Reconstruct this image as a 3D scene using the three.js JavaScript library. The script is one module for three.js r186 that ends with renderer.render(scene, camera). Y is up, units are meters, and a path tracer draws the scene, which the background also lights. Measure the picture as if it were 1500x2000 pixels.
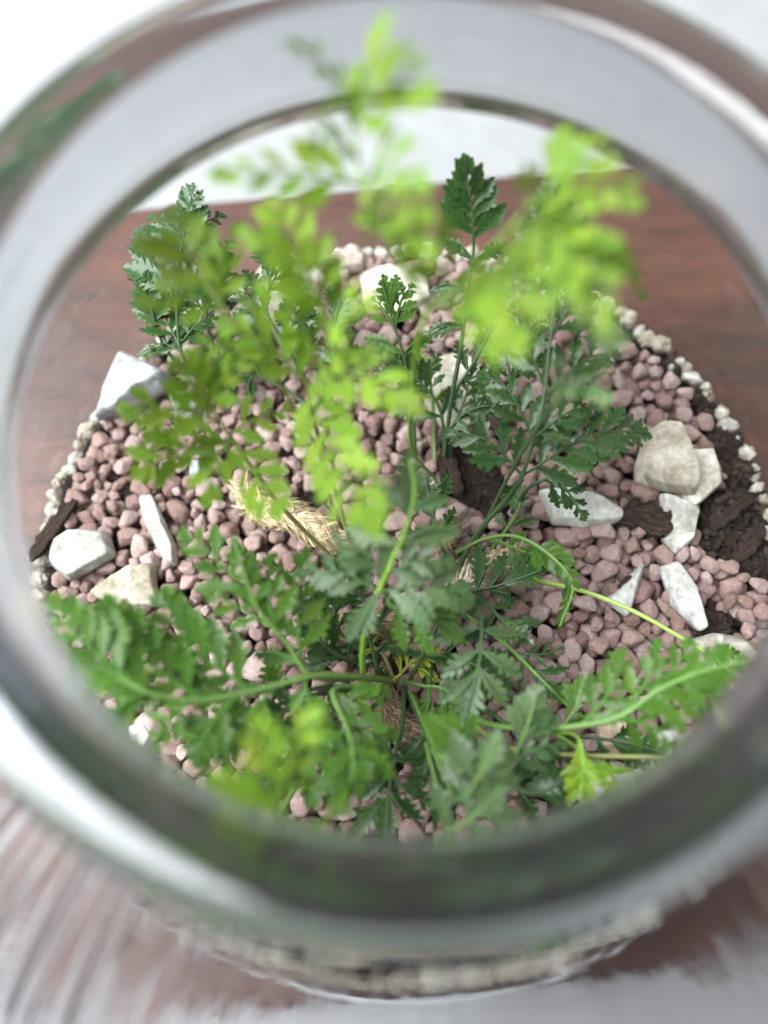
import * as THREE from 'three';
import { RoundedBoxGeometry } from 'three/addons/geometries/RoundedBoxGeometry.js';
import { mergeGeometries } from 'three/addons/utils/BufferGeometryUtils.js';
import { RectAreaLightUniformsLib } from 'three/addons/lights/RectAreaLightUniformsLib.js';

// ------------------------------------------------------------------ camera, light, exposure
const scene = new THREE.Scene();
const BED = 0.055;                                   // height of the gravel above the table top
const FPX = 1570, TILT = 0.3038, ROLL = -0.0885;     // lens in photo pixels, tilt off the vertical, roll
const CAM = new THREE.Vector3(-0.0046, BED + 0.22, 0.0527);
const FW = new THREE.Vector3(0, -Math.cos(TILT), -Math.sin(TILT));
const UP0 = new THREE.Vector3(0, Math.sin(TILT), -Math.cos(TILT)), RT0 = new THREE.Vector3(1, 0, 0);
const RT = RT0.clone().multiplyScalar(Math.cos(ROLL)).addScaledVector(UP0, Math.sin(ROLL));
const UPV = RT0.clone().multiplyScalar(-Math.sin(ROLL)).addScaledVector(UP0, Math.cos(ROLL));
const camera = new THREE.PerspectiveCamera(2 * Math.atan(1000 / FPX) * 180 / Math.PI, 0.75, 0.004, 20);
camera.position.copy(CAM); camera.up.copy(UPV); camera.lookAt(CAM.clone().add(FW));
camera.focus = 0.207;
camera.userData.fStop = camera.getFocalLength() / 6.4;   // an opening 6.4 mm wide
const renderer = new THREE.WebGLRenderer({ antialias: true });
renderer.setSize(768, 1024);
renderer.toneMapping = THREE.LinearToneMapping;
renderer.toneMappingExposure = 1.8;
renderer.shadowMap.enabled = true;
RectAreaLightUniformsLib.init();
scene.background = new THREE.Color(0.84, 0.86, 0.88);   // pale room all round
scene.backgroundIntensity = 0.56;

// ------------------------------------------------------------------ helpers
let seed = 20240611;
const rnd = () => { seed = (seed + 0x6D2B79F5) | 0; let t = Math.imul(seed ^ (seed >>> 15), 1 | seed); t = (t + Math.imul(t ^ (t >>> 7), 61 | t)) ^ t; return ((t ^ (t >>> 14)) >>> 0) / 4294967296; };
const rr = (a, b) => a + (b - a) * rnd();
const V = (x, y, z) => new THREE.Vector3(x, y, z);
const clamp = (x, a, b) => Math.min(b, Math.max(a, x));
const sstep = (a, b, x) => { const t = clamp((x - a) / (b - a), 0, 1); return t * t * (3 - 2 * t); };
function hash(x, y, z) { let h = Math.imul(x, 374761393) + Math.imul(y, 668265263) + Math.imul(z, 2147483647 ^ 0x5bd1e995) | 0; h = Math.imul(h ^ (h >>> 13), 1274126177); h ^= h >>> 16; return (h >>> 0) / 4294967296; }
function noise3(x, y, z) {
  const X = Math.floor(x), Y = Math.floor(y), Z = Math.floor(z), f = (t) => t * t * (3 - 2 * t), u = f(x - X), v = f(y - Y), w = f(z - Z), l = (a, b, t) => a + (b - a) * t;
  return l(l(l(hash(X, Y, Z), hash(X + 1, Y, Z), u), l(hash(X, Y + 1, Z), hash(X + 1, Y + 1, Z), u), v), l(l(hash(X, Y, Z + 1), hash(X + 1, Y, Z + 1), u), l(hash(X, Y + 1, Z + 1), hash(X + 1, Y + 1, Z + 1), u), v), w);
}
const fbm = (x, y, z, o = 4) => { let s = 0, a = 0.5, n = 0; for (let i = 0; i < o; i++) { s += a * noise3(x, y, z); n += a; a *= 0.5; x = x * 2.03 + 7.1; y = y * 2.03 + 3.7; z = z * 2.03 + 1.9; } return s / n; };
// a point of the photograph (1500 x 2000 pixels) at a height above the gravel
function at(px, py, h = 0) {
  const d = FW.clone().addScaledVector(RT, (px - 750) / FPX).addScaledVector(UPV, (1000 - py) / FPX);
  return CAM.clone().addScaledVector(d, (BED + h - CAM.y) / d.y);
}
function toPx(p) { const d = p.clone().sub(CAM), z = d.dot(FW); return [750 + FPX * d.dot(RT) / z, 1000 - FPX * d.dot(UPV) / z, z]; }
const used = {};
function numbered(name) { const n = used[name] = (used[name] ?? -1) + 1; return n ? `${name}_${String(n).padStart(3, '0')}` : name; }
function tag(o, label, category, group, kind) {
  if (label) o.userData.label = label; if (category) o.userData.category = category; if (group) o.userData.group = group; if (kind) o.userData.kind = kind;
  return o;
}
function add(name, geo, mat, parent = scene) {
  const m = new THREE.Mesh(geo, mat); m.name = parent === scene ? numbered(name) : name; m.castShadow = m.receiveShadow = true; parent.add(m); return m;
}
function group(name, pos) { const g = new THREE.Group(); g.name = numbered(name); if (pos) g.position.copy(pos); scene.add(g); return g; }
function tex(w, h, fn, { srgb = true, rep } = {}) {
  const a = new Uint8Array(w * h * 4);
  for (let j = 0; j < h; j++) for (let i = 0; i < w; i++) { const c = fn(i / w, j / h, i, j), k = (j * w + i) * 4; a[k] = clamp(c[0], 0, 255); a[k + 1] = clamp(c[1], 0, 255); a[k + 2] = clamp(c[2], 0, 255); a[k + 3] = 255; }
  const t = new THREE.DataTexture(a, w, h, THREE.RGBAFormat); t.magFilter = THREE.LinearFilter; t.minFilter = THREE.LinearMipmapLinearFilter; t.wrapS = t.wrapT = THREE.RepeatWrapping;
  if (srgb) t.colorSpace = THREE.SRGBColorSpace; if (rep) t.repeat.set(...rep); t.needsUpdate = true; return t;
}
const std = (c, o = {}) => new THREE.MeshStandardMaterial({ color: Array.isArray(c) ? new THREE.Color().setRGB(...c) : c, roughness: 0.8, ...o });

// ------------------------------------------------------------------ the setting
const EDGE = at(800, 356, -BED).z;                     // far edge of the table top
{
  const grain = (u, v) => { // u along the grain
    const w = fbm(u * 3, v * 9, 1.3, 3) * 0.5, rings = Math.sin((v * 16 + w * 5 + fbm(u * 2, v * 3, 9, 3) * 5) * 6.283);
    const fine = fbm(u * 26, v * 520, 4.2, 3), pore = fbm(u * 40, v * 900, 7.7, 2);
    return [rings, fine, pore, fbm(u * 5, v * 7, 22, 4)];
  };
  const map = tex(1536, 1024, (u, v) => {
    const [r, f, p, b] = grain(u, v), k = 0.80 + 0.045 * r + (f - 0.5) * 0.42 + (b - 0.5) * 0.75 - (p > 0.66 ? 0.22 : 0);
    const sp = hash((u * 760) | 0, (v * 1024) | 0, 5) > 0.9994 ? 95 : 0;
    return [92 * k + 5 + sp, 54 * k + 5 + sp, 43 * k + 4 + sp];
  });
  const bump = tex(1024, 1024, (u, v) => { const [r, f, p] = grain(u, v), k = 128 + (f - 0.5) * 120 - (p > 0.66 ? 60 : 0) + r * 6; return [k, k, k]; }, { srgb: false });
  const BW = 0.335, BD = 0.295, g = new RoundedBoxGeometry(BW, 0.02, BD, 3, 0.003), uv = g.attributes.uv, ps = g.attributes.position;
  for (let i = 0; i < uv.count; i++) uv.setXY(i, ps.getX(i) / 0.42 + 0.13, ps.getZ(i) / 0.30 + ps.getY(i) / 0.3);
  const t = add('wooden_board', g, std(0xffffff, { map, bumpMap: bump, bumpScale: 0.0003, roughness: 0.5 }));
  t.position.set(0.010, -0.01, EDGE + BD / 2);
  tag(t, 'reddish brown wooden board under the glass jar', 'wooden board');
  const wm = tex(512, 512, (u, v) => { const k = 150 + (fbm(u * 40, v * 40, 3, 4) - 0.5) * 12 - (hash((u * 512) | 0, (v * 512) | 0, 9) > 0.9997 ? 130 : 0); return [k, k, k + 1]; }, { rep: [4, 4] });
  const wb = tex(512, 512, (u, v) => { const k = 128 + (fbm(u * 60, v * 60, 8, 4) - 0.5) * 160; return [k, k, k]; }, { srgb: false, rep: [4, 4] });
  const table = add('table_top', new THREE.BoxGeometry(1.6, 0.03, 1.3), std(0xffffff, { map: wm, bumpMap: wb, bumpScale: 0.0003, roughness: 0.6 }));
  table.position.set(0, -0.035, -0.15);
  tag(table, 'plain white table top round the wooden board', null, null, 'structure');
}
// the window on the left whose light the glass and the leaves mirror
{
  const w = group('window', V(-0.62, 1.05, -0.02)); w.lookAt(0, 0.1, 0); w.userData = { label: 'white framed window beside the table, bright with daylight', category: 'window' };
  const W = 0.9, H = 0.9, fm = std([0.75, 0.75, 0.75], { roughness: 0.5 });
  const pane = new THREE.MeshStandardMaterial({ color: 0x000000, emissive: new THREE.Color(0.93, 0.97, 1.0), emissiveIntensity: 4 });
  for (const s of [-1, 1]) {
    add('pane', new THREE.PlaneGeometry(W / 2 - 0.03, H), pane, w).position.set(s * W / 4, 0, 0);
    add('window_frame', new THREE.BoxGeometry(0.06, H + 0.12, 0.05), fm, w).position.set(s * (W / 2 + 0.03), 0, 0);
    add('window_frame', new THREE.BoxGeometry(W, 0.06, 0.05), fm, w).position.set(0, s * (H / 2 + 0.03), 0);
  }
  add('window_frame', new THREE.BoxGeometry(0.06, H, 0.04), fm, w);
  const L = new THREE.RectAreaLight(new THREE.Color(0.93, 0.97, 1.0), 9, W, H); L.name = 'window_light'; L.position.set(0, 0, 0.06); w.add(L); L.rotation.y = Math.PI;
}

// the tall dark cupboard behind the photographer that the near rim mirrors
{
  const c = group('cupboard', V(-0.12, -0.5, 0.28)); c.userData = { label: 'tall dark slate coloured cupboard facing the table', category: 'cupboard' };
  const m = std([0.016, 0.019, 0.026], { roughness: 0.5 });
  add('carcass', new THREE.BoxGeometry(1.0, 2.1, 0.4), m, c).position.set(0, 1.05, 0.22);
  for (const s of [-1, 1]) { add('door', new THREE.BoxGeometry(0.485, 2.04, 0.02), m, c).position.set(s * 0.247, 1.05, 0.008); add('handle', new THREE.CylinderGeometry(0.006, 0.006, 0.16, 12), std([0.3, 0.3, 0.3], { metalness: 1, roughness: 0.3 }), c).position.set(s * 0.03, 0.95, -0.012); }
}

// ------------------------------------------------------------------ the glass jar
{
  const glass = new THREE.MeshPhysicalMaterial({ color: 0xffffff, roughness: 0.0, transmission: 1, thickness: 0.004, ior: 1.5, attenuationColor: new THREE.Color(0.60, 0.61, 0.64), attenuationDistance: 0.0095, side: THREE.DoubleSide });
  // the near side of the shoulder is rippled, most of all to the left and the right
  const hump = (u, c, w) => Math.exp(-Math.pow((u - c) / w, 2));
  const stk = tex(2048, 96, (u, v) => { const a = 0.22 + 0.9 * hump(u, 0.13, 0.11) + 0.8 * hump(u, 0.88, 0.1), k = 128 + ((fbm(u * 170, v * 2, 2, 2) - 0.5) * 150 + (fbm(u * 38, v * 1.6, 5, 3) - 0.5) * 260) * a; return [k, k, k]; }, { srgb: false });
  const worn = tex(64, 96, (u, v) => { const k = 255 * 0.08; return [k, k, k]; }, { srgb: false });
  glass.roughnessMap = worn; glass.roughness = 1;
  const pane = new THREE.MeshPhysicalMaterial({ color: new THREE.Color(0.97, 0.99, 0.98), roughness: 0.0, transmission: 1, thickness: 0, ior: 1.5, side: THREE.DoubleSide });
  const rippled = glass.clone(); rippled.roughnessMap = null; rippled.roughness = 0; rippled.bumpMap = stk; rippled.bumpScale = 0.0009;
  const jar = group('glass_jar'); jar.userData = { label: 'clear glass jar with a thick flared rim holding the fern', category: 'jar' };
  const smooth = (pts, n) => new THREE.SplineCurve(pts.map((p) => new THREE.Vector2(...p))).getPoints(n);
  const lathe = (pts) => new THREE.LatheGeometry(pts, 240);
  // rim: rolled lip from the inside of the neck over the top to the underside of the flange
  const rim = smooth([[0.0622, 0.1680], [0.0622, 0.1740], [0.0630, 0.1768], [0.0655, 0.1784], [0.0690, 0.1790], [0.0716, 0.1786], [0.0730, 0.1772], [0.0732, 0.1752], [0.0722, 0.1733], [0.0706, 0.1715], [0.0696, 0.1680]], 48);
  const IN = smooth([[0.0622, 0.1680], [0.0622, 0.1630], [0.0622, 0.1590], [0.0626, 0.1562], [0.0640, 0.1541], [0.0662, 0.1527], [0.0690, 0.1515], [0.0716, 0.1504]], 30);
  const OUT = smooth([[0.0696, 0.1680], [0.0692, 0.1650], [0.0684, 0.1620], [0.0676, 0.1595], [0.0676, 0.1570], [0.0688, 0.1545], [0.0704, 0.1526], [0.0722, 0.1509]], 30);
  add('neck', lathe([...OUT.slice().reverse(), ...rim.slice(1, -1).reverse(), ...IN, OUT[30]]), glass, jar);
  const dome = smooth([[0.0727, 0.1502], [0.0925, 0.1412], [0.1120, 0.1264], [0.1240, 0.1091], [0.1276, 0.0930], [0.1216, 0.0735], [0.1087, 0.0517]], 50);
  const A = 0.96;   // half the angle of the rippled part
  add('shoulder', new THREE.LatheGeometry(dome.slice().reverse(), 170, A, Math.PI * 2 - 2 * A), pane, jar);
  const off = (d) => dome.map((p, i) => { const a = dome[Math.max(i - 1, 0)], b = dome[Math.min(i + 1, 50)], l = a.distanceTo(b); return new THREE.Vector2(p.x - (b.y - a.y) / l * d, p.y + (b.x - a.x) / l * d); });
  const o1 = off(0.0004), i1 = off(-0.0004);
  add('rippled_shoulder', new THREE.LatheGeometry([...o1.slice().reverse(), ...i1, o1[50]], 260, -A, 2 * A), rippled, jar);
  const low = smooth([[0.1087, 0.0517], [0.1055, 0.040], [0.1015, 0.025], [0.0975, 0.010], [0.0930, 0.002]], 24);
  add('lower_wall', lathe(low.concat([new THREE.Vector2(0.0001, 0.002)])), pane, jar);
  const foot = smooth([[0.0925, 0.0022], [0.0915, 0.0006], [0.088, 0.0004]], 6);
  add('base', lathe(foot), pane, jar);
}

// ------------------------------------------------------------------ stones with shapes of their own
// a convex stone: planes (normal, distance), joined with rounded edges
function stoneGeo(planes, p, detail, rough, f) {
  const g = new THREE.IcosahedronGeometry(1, detail), ps = g.attributes.position, v = V();
  const s = rnd() * 100;
  const nonIdx = ps.count;
  for (let i = 0; i < nonIdx; i++) {
    v.fromBufferAttribute(ps, i).normalize();
    let sum = 0; for (const [n, d] of planes) { const k = n.dot(v) / d; if (k > 0) sum += Math.pow(k, p); }
    const r = Math.pow(sum, -1 / p), q = 1 + rough * (fbm(v.x * f + s, v.y * f, v.z * f, 3) - 0.5) * 2;
    v.multiplyScalar(r * q); ps.setXYZ(i, v.x, v.y, v.z);
  }
  // weld for smooth normals
  const key = {}, nrm = g.attributes.normal, tri = ps.count / 3, a = V(), b = V(), c = V(), e1 = V(), e2 = V();
  const kk = (i) => `${Math.round(ps.getX(i) * 1e7)},${Math.round(ps.getY(i) * 1e7)},${Math.round(ps.getZ(i) * 1e7)}`;
  for (let t = 0; t < tri; t++) {
    a.fromBufferAttribute(ps, 3 * t); b.fromBufferAttribute(ps, 3 * t + 1); c.fromBufferAttribute(ps, 3 * t + 2); e1.subVectors(b, a); e2.subVectors(c, a); e1.cross(e2);
    for (let k = 0; k < 3; k++) { const q = kk(3 * t + k); (key[q] ??= V()).add(e1); }
  }
  for (let i = 0; i < ps.count; i++) { const n = key[kk(i)].clone().normalize(); nrm.setXYZ(i, n.x, n.y, n.z); }
  return g;
}
function pebbleGeo(detail = 3) {
  const planes = [], n = 13;
  const sc = V(rr(0.85, 1.25), rr(0.72, 0.95), rr(0.8, 1.0));
  for (let i = 0; i < n; i++) { const y = 1 - 2 * (i + 0.5) / n, a = i * 2.399 + rr(-0.5, 0.5), r = Math.sqrt(1 - y * y); planes.push([V(r * Math.cos(a), y + rr(-0.25, 0.25), r * Math.sin(a)).normalize(), rr(0.76, 1.14)]); }
  const g = stoneGeo(planes, 17, detail, 0.055, 2.6); g.scale(sc.x, sc.y, sc.z); return g;
}
const speckle = tex(256, 256, (u, v) => { const k = 205 + (fbm(u * 26, v * 26, 2, 3) - 0.5) * 70 + (hash((u * 256) | 0, (v * 256) | 0, 3) > 0.985 ? -50 : 0); return [k + 8, k, k]; });
const grit = tex(256, 256, (u, v) => { const k = 128 + (fbm(u * 40, v * 40, 9, 4) - 0.5) * 200; return [k, k, k]; }, { srgb: false });
const stoneSkin = tex(512, 512, (u, v) => { const c = fbm(u * 5, v * 5, 1, 5), f = fbm(u * 30, v * 30, 6, 3), l = Math.abs(fbm(u * 3, v * 7, 15, 4) - 0.5) < 0.008 ? -18 : 0; const k = 206 + (c - 0.5) * 120 + (f - 0.5) * 60 + l; return [k, k - 2 + (c - 0.5) * 10, k - 6 + (c - 0.5) * 22]; });
const stoneBump = tex(512, 512, (u, v) => { const k = 128 + (fbm(u * 16, v * 16, 4, 5) - 0.5) * 230; return [k, k, k]; }, { srgb: false });

// outline in photo pixels, height above gravel of its waist, thickness in metres
const stoneDiscs = [], marks = [];
function stone(name, outline, label, color, o = {}) {
  const { lift = 0.002, thick = 0.007, tilt = [0, 0], dark = 1 } = o;
  const pts = outline.map(([x, y]) => at(x, y, lift + 0.001)), c = pts.reduce((s, p) => s.add(p), V()).divideScalar(pts.length);
  pts.forEach((p) => p.sub(c).multiplyScalar(1.14).add(c));
  const planes = [];
  for (let i = 0; i < pts.length; i++) {
    const a = pts[i].clone().sub(c), b = pts[(i + 1) % pts.length].clone().sub(c), e = b.clone().sub(a), n = V(e.z, 0, -e.x).normalize(); if (n.dot(a) < 0) n.negate();
    const d = Math.max(n.dot(a), 0.0012); for (const ty of [rr(0.15, 0.4), -0.3]) { const m = n.clone().setY(ty).normalize(); planes.push([m, d * 0.98 / Math.sqrt(1 + ty * ty)]); }
  }
  planes.push([V(tilt[0], 1, tilt[1]).normalize(), thick * 0.5], [V(0, -1, 0), thick * 0.5], [V(tilt[0] + rr(-0.35, 0.35), 1, tilt[1] + rr(-0.35, 0.35)).normalize(), thick * 0.54]);
  const g = stoneGeo(planes, 24, 18, 0.06, 2.6);
  const uv = g.attributes.uv, ps = g.attributes.position; const ou = rnd(), ov = rnd();
  for (let i = 0; i < uv.count; i++) uv.setXY(i, ps.getX(i) / 0.03 + ou + ps.getY(i) / 0.05, ps.getZ(i) / 0.03 + ov + ps.getY(i) / 0.05);
  const m = add(name, g, std(color, { map: stoneSkin, bumpMap: stoneBump, bumpScale: 0.0005, roughness: 0.85 }));
  m.position.copy(c); tag(m, label, 'stone'); marks.push([c, o.mark]);
  stoneDiscs.push({ c, R: Math.max(...pts.map((p) => p.distanceTo(c))), pts, lift, thick });
  return m;
}
const WHITE = [0.56, 0.55, 0.53], CREAM = [0.54, 0.48, 0.38], GREY = [0.55, 0.54, 0.50], BEIGE = [0.66, 0.60, 0.50];
stone('white_stone', [[243, 694], [338, 742], [322, 778], [250, 800], [185, 838], [212, 762]], 'large angular white stone at the left, leaning over the gravel edge', [0.52, 0.54, 0.57], { lift: 0.006, thick: 0.013, tilt: [-0.25, 0.1], mark: 'angular white stone' });
stone('white_stone', [[335, 775], [378, 772], [395, 800], [380, 825], [345, 812]], 'small grey white stone tucked behind the large angular one on the left', [0.62, 0.63, 0.62], { thick: 0.007, mark: 'small grey stone at left' });
stone('white_stone', [[112, 1058], [138, 1039], [208, 1042], [222, 1085], [138, 1131], [104, 1100]], 'flat cream white slab beside the dark twig at the left edge', WHITE, { lift: 0.004, thick: 0.008, mark: 'flat cream slab' });
stone('white_stone', [[271, 972], [298, 970], [342, 1064], [344, 1100], [322, 1094], [292, 1040]], 'narrow upright white stone shard between pink pebbles at the left', [0.68, 0.67, 0.64], { lift: 0.003, mark: 'narrow white stone shard' });
stone('tan_stone', [[180, 1158], [262, 1104], [300, 1106], [306, 1180], [230, 1190]], 'tan wedge shaped stone behind the large frond at lower left', CREAM, { lift: 0.003, mark: 'tan wedge stone' });
stone('beige_stone', [[1244, 912], [1262, 852], [1300, 828], [1346, 830], [1352, 886], [1366, 920], [1352, 962], [1300, 955], [1246, 938]], 'largest flat beige stone on the right side of the gravel', BEIGE, { lift: 0.005, thick: 0.009, mark: 'largest flat beige stone' });
stone('beige_stone', [[1340, 886], [1390, 884], [1406, 946], [1352, 992], [1328, 968]], 'thin pale stone under the right end of the largest beige stone', [0.74, 0.71, 0.64], { lift: 0.002, thick: 0.006, mark: 'thin pale stone at right' });
stone('white_stone', [[1290, 968], [1340, 982], [1361, 1004], [1350, 1054], [1318, 1080], [1294, 1050]], 'chipped pale grey stone with a brown bark chip over its left side', [0.70, 0.70, 0.66], { lift: 0.002, thick: 0.006, mark: 'chipped pale grey stone' });
stone('white_stone', [[1058, 962], [1110, 955], [1170, 970], [1208, 994], [1206, 1018], [1150, 1027], [1084, 1022]], 'smooth white stone lying under the broad dark green pinna', [0.86, 0.87, 0.84], { lift: 0.003, thick: 0.008, mark: 'smooth white stone' });
stone('white_stone', [[1180, 1172], [1250, 1106], [1262, 1108], [1242, 1160], [1230, 1202]], 'triangular grey white stone beside the yellow green stalk', [0.72, 0.73, 0.71], { lift: 0.003, mark: 'triangular grey white stone' });
stone('white_stone', [[1292, 1112], [1322, 1100], [1362, 1160], [1381, 1220], [1364, 1230], [1312, 1180]], 'long slanting white stone right of the yellow green stalk', [0.78, 0.79, 0.78], { lift: 0.003, mark: 'long slanting white stone' });
stone('grey_stone', [[1340, 1256], [1396, 1240], [1450, 1252], [1484, 1292], [1470, 1345], [1400, 1360], [1350, 1310]], 'rounded grey beige stone behind the tip of the lower right frond', [0.50, 0.48, 0.40], { lift: 0.004, thick: 0.013, mark: 'rounded grey beige stone' });
stone('cream_stone', [[1232, 1450], [1290, 1425], [1345, 1430], [1350, 1490], [1296, 1530], [1240, 1510]], 'cream stone under the lower right frond near the rim', [0.83, 0.80, 0.74], { lift: 0.003, thick: 0.010, mark: 'lower right cream stone' });
stone('tan_stone', [[1160, 1420], [1210, 1405], [1245, 1440], [1222, 1482], [1176, 1476]], 'tan orange stone glimpsed behind the lime green leaflets', [0.74, 0.58, 0.42], { lift: 0.001 });
stone('cream_stone', [[1130, 1490], [1180, 1480], [1230, 1500], [1240, 1560], [1170, 1590], [1120, 1550]], 'cream stone below the lime green leaflets by the near rim', [0.80, 0.76, 0.66], { lift: 0.001, thick: 0.008 });
stone('grey_stone', [[1050, 830], [1090, 818], [1132, 830], [1136, 862], [1096, 880], [1056, 868]], 'dark grey slate stone behind the right hand frond', [0.28, 0.28, 0.27], { lift: 0.003, mark: 'dark grey slate stone' });
stone('grey_stone', [[1078, 805], [1110, 792], [1142, 804], [1142, 826], [1100, 830]], 'greenish tan stone above the grey slate stone', [0.42, 0.38, 0.26], { lift: 0.003, mark: 'greenish tan stone' });
stone('cream_stone', [[505, 540], [560, 500], [640, 540], [664, 610], [640, 680], [570, 690], [520, 630]], 'large cream stone behind the dark fern frond at upper left', [0.80, 0.74, 0.64], { lift: 0.002, thick: 0.008, mark: 'upper left cream stone' });
stone('cream_stone', [[706, 545], [760, 528], [826, 540], [838, 590], [770, 612], [716, 592]], 'cream stone near the far edge of the gravel in the middle', [0.78, 0.73, 0.63], { lift: 0.002, thick: 0.008, mark: 'far cream stone' });
stone('cream_stone', [[830, 700], [900, 690], [960, 740], [950, 820], [880, 850], [832, 790]], 'cream stone behind the tall central stalk', [0.82, 0.77, 0.66], { lift: 0.001, thick: 0.007, mark: 'middle cream stone' });
stone('white_stone', [[255, 1420], [290, 1408], [308, 1435], [290, 1465], [258, 1450]], 'small chalky white stone by the rim at lower left', [0.80, 0.80, 0.79], { lift: 0.002, mark: 'small chalky stone' });
stone('quartz_chip', [[374, 905], [396, 902], [404, 925], [388, 944], [372, 932]], 'small glassy blue white chip among pebbles at the left', [0.55, 0.60, 0.66], { lift: 0.003, thick: 0.006, mark: 'small glassy chip' });
stone('cream_stone', [[645, 505], [680, 492], [712, 505], [708, 528], [668, 532]], 'small pinkish cream stone at the far edge of the gravel', [0.72, 0.60, 0.54], { lift: 0.002, mark: 'small pinkish far stone' });

stone('white_stone', [[330, 1800], [372, 1790], [400, 1840], [370, 1880], [335, 1860]], 'white stone under the glass shoulder at lower left', WHITE, { lift: 0.003 });
stone('cream_stone', [[600, 1830], [680, 1815], [740, 1850], [700, 1890], [620, 1885]], 'cream stone under the glass shoulder at the bottom', CREAM, { lift: 0.003 });
stone('grey_stone', [[1180, 1760], [1250, 1730], [1290, 1770], [1250, 1820], [1190, 1810]], 'pale grey stone under the glass shoulder at lower right', GREY, { lift: 0.003 });

// ------------------------------------------------------------------ soil, bark, gravel
const soilTone = tex(512, 512, (u, v) => { const k = 0.6 + (fbm(u * 30, v * 30, 1, 4) - 0.5) * 1.6; return [50 * k, 36 * k, 29 * k]; });
const patches = [[930, 940, 70], [900, 900, 45], [1440, 1020, 95], [1395, 790, 48], [1480, 1090, 60], [1440, 900, 50], [1330, 700, 26], [1205, 815, 30], [1390, 1225, 55], [610, 985, 40], [745, 1290, 60], [770, 1400, 50], [660, 1110, 35], [255, 960, 22], [1110, 1580, 50], [1410, 860, 36], [960, 980, 40], [480, 1720, 80], [740, 1760, 80], [990, 1735, 80], [300, 1610, 60], [1190, 1650, 60], [745, 1500, 50], [360, 1690, 90], [610, 1745, 80], [870, 1760, 80], [1110, 1690, 75], [1240, 1610, 70], [215, 1555, 70], [150, 1430, 50]];
const patchW = patches.map(([x, y, r]) => { const c = at(x, y); return [c, r / FPX * toPx(c)[2]]; });
const inPatch = (x, z) => { let m = 0; for (const [c, r] of patchW) m = Math.max(m, 1 - Math.hypot(x - c.x, z - c.z) / r); return m; };
const soilY = (x, z) => BED - 0.0075 + (fbm(x * 60 + 9, 0, z * 60, 3) - 0.5) * 0.004 + sstep(0, 0.5, inPatch(x, z)) * 0.005;
{
  const R = 0.1062, N = 90, pos = [], idx = [], uv = [];
  for (let i = 0; i <= N; i++) for (let j = 0; j < 180; j++) { const r = R * i / N, a = j / 180 * Math.PI * 2, x = r * Math.cos(a), z = r * Math.sin(a); pos.push(x, soilY(x, z) + (fbm(x * 500, 3, z * 500, 3) - 0.5) * 0.0035, z); uv.push(x / 0.05, z / 0.05); }
  for (let i = 0; i < N; i++) for (let j = 0; j < 180; j++) { const a = i * 180 + j, b = i * 180 + (j + 1) % 180, c = a + 180, d = b + 180; idx.push(a, b, c, b, d, c); }
  // side wall down into the jar
  const base = pos.length / 3, prof = [[0.1040, 0.04], [0.0995, 0.025], [0.0955, 0.011], [0.088, 0.004]];
  let prev = N * 180;
  prof.forEach(([r, y], k) => { const s = pos.length / 3; for (let j = 0; j < 180; j++) { const a = j / 180 * Math.PI * 2; pos.push(r * Math.cos(a), y, r * Math.sin(a)); uv.push(a * r / 0.05, y / 0.05); } for (let j = 0; j < 180; j++) { const a = prev + j, b = prev + (j + 1) % 180, c = s + j, d = s + (j + 1) % 180; idx.push(a, b, c, b, d, c); } prev = s; });
  const q = new THREE.BufferGeometry(); q.setAttribute('position', new THREE.Float32BufferAttribute(pos, 3)); q.setAttribute('uv', new THREE.Float32BufferAttribute(uv, 2)); q.setIndex(idx); q.computeVertexNormals();
  tag(add('soil', q, std(0xffffff, { map: soilTone, roughness: 0.95 })), 'dark brown potting soil filling the jar under the gravel', null, null, 'structure');
}
// dropping the pebbles one by one, each to the lowest of a few tries
const pebGeos = Array.from({ length: 12 }, () => pebbleGeo(4)), pebLow = pebGeos;
const tints = [[0.42, 0.295, 0.26], [0.50, 0.37, 0.335], [0.35, 0.235, 0.205], [0.58, 0.46, 0.425], [0.28, 0.185, 0.16], [0.44, 0.315, 0.29], [0.40, 0.295, 0.25], [0.46, 0.365, 0.335]];
const pebMats = tints.map((t) => std(t, { map: speckle, bumpMap: grit, bumpScale: 0.0002, roughness: 0.88 }));
const insideStone = (x, z, m) => stoneDiscs.some((s) => {
  if (Math.hypot(x - s.c.x, z - s.c.z) > s.R + m) return false;
  let inside = true, n = s.pts.length; for (let i = 0; i < n; i++) { const a = s.pts[i], b = s.pts[(i + 1) % n], ex = b.x - a.x, ez = b.z - a.z, l = Math.hypot(ex, ez), d = ((x - a.x) * -ez + (z - a.z) * ex) / l, cs = ((s.c.x - a.x) * -ez + (s.c.z - a.z) * ex) / l; if (d * Math.sign(cs) < -m) { inside = false; break; } } return inside;
});
const pebbles = [];
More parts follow.
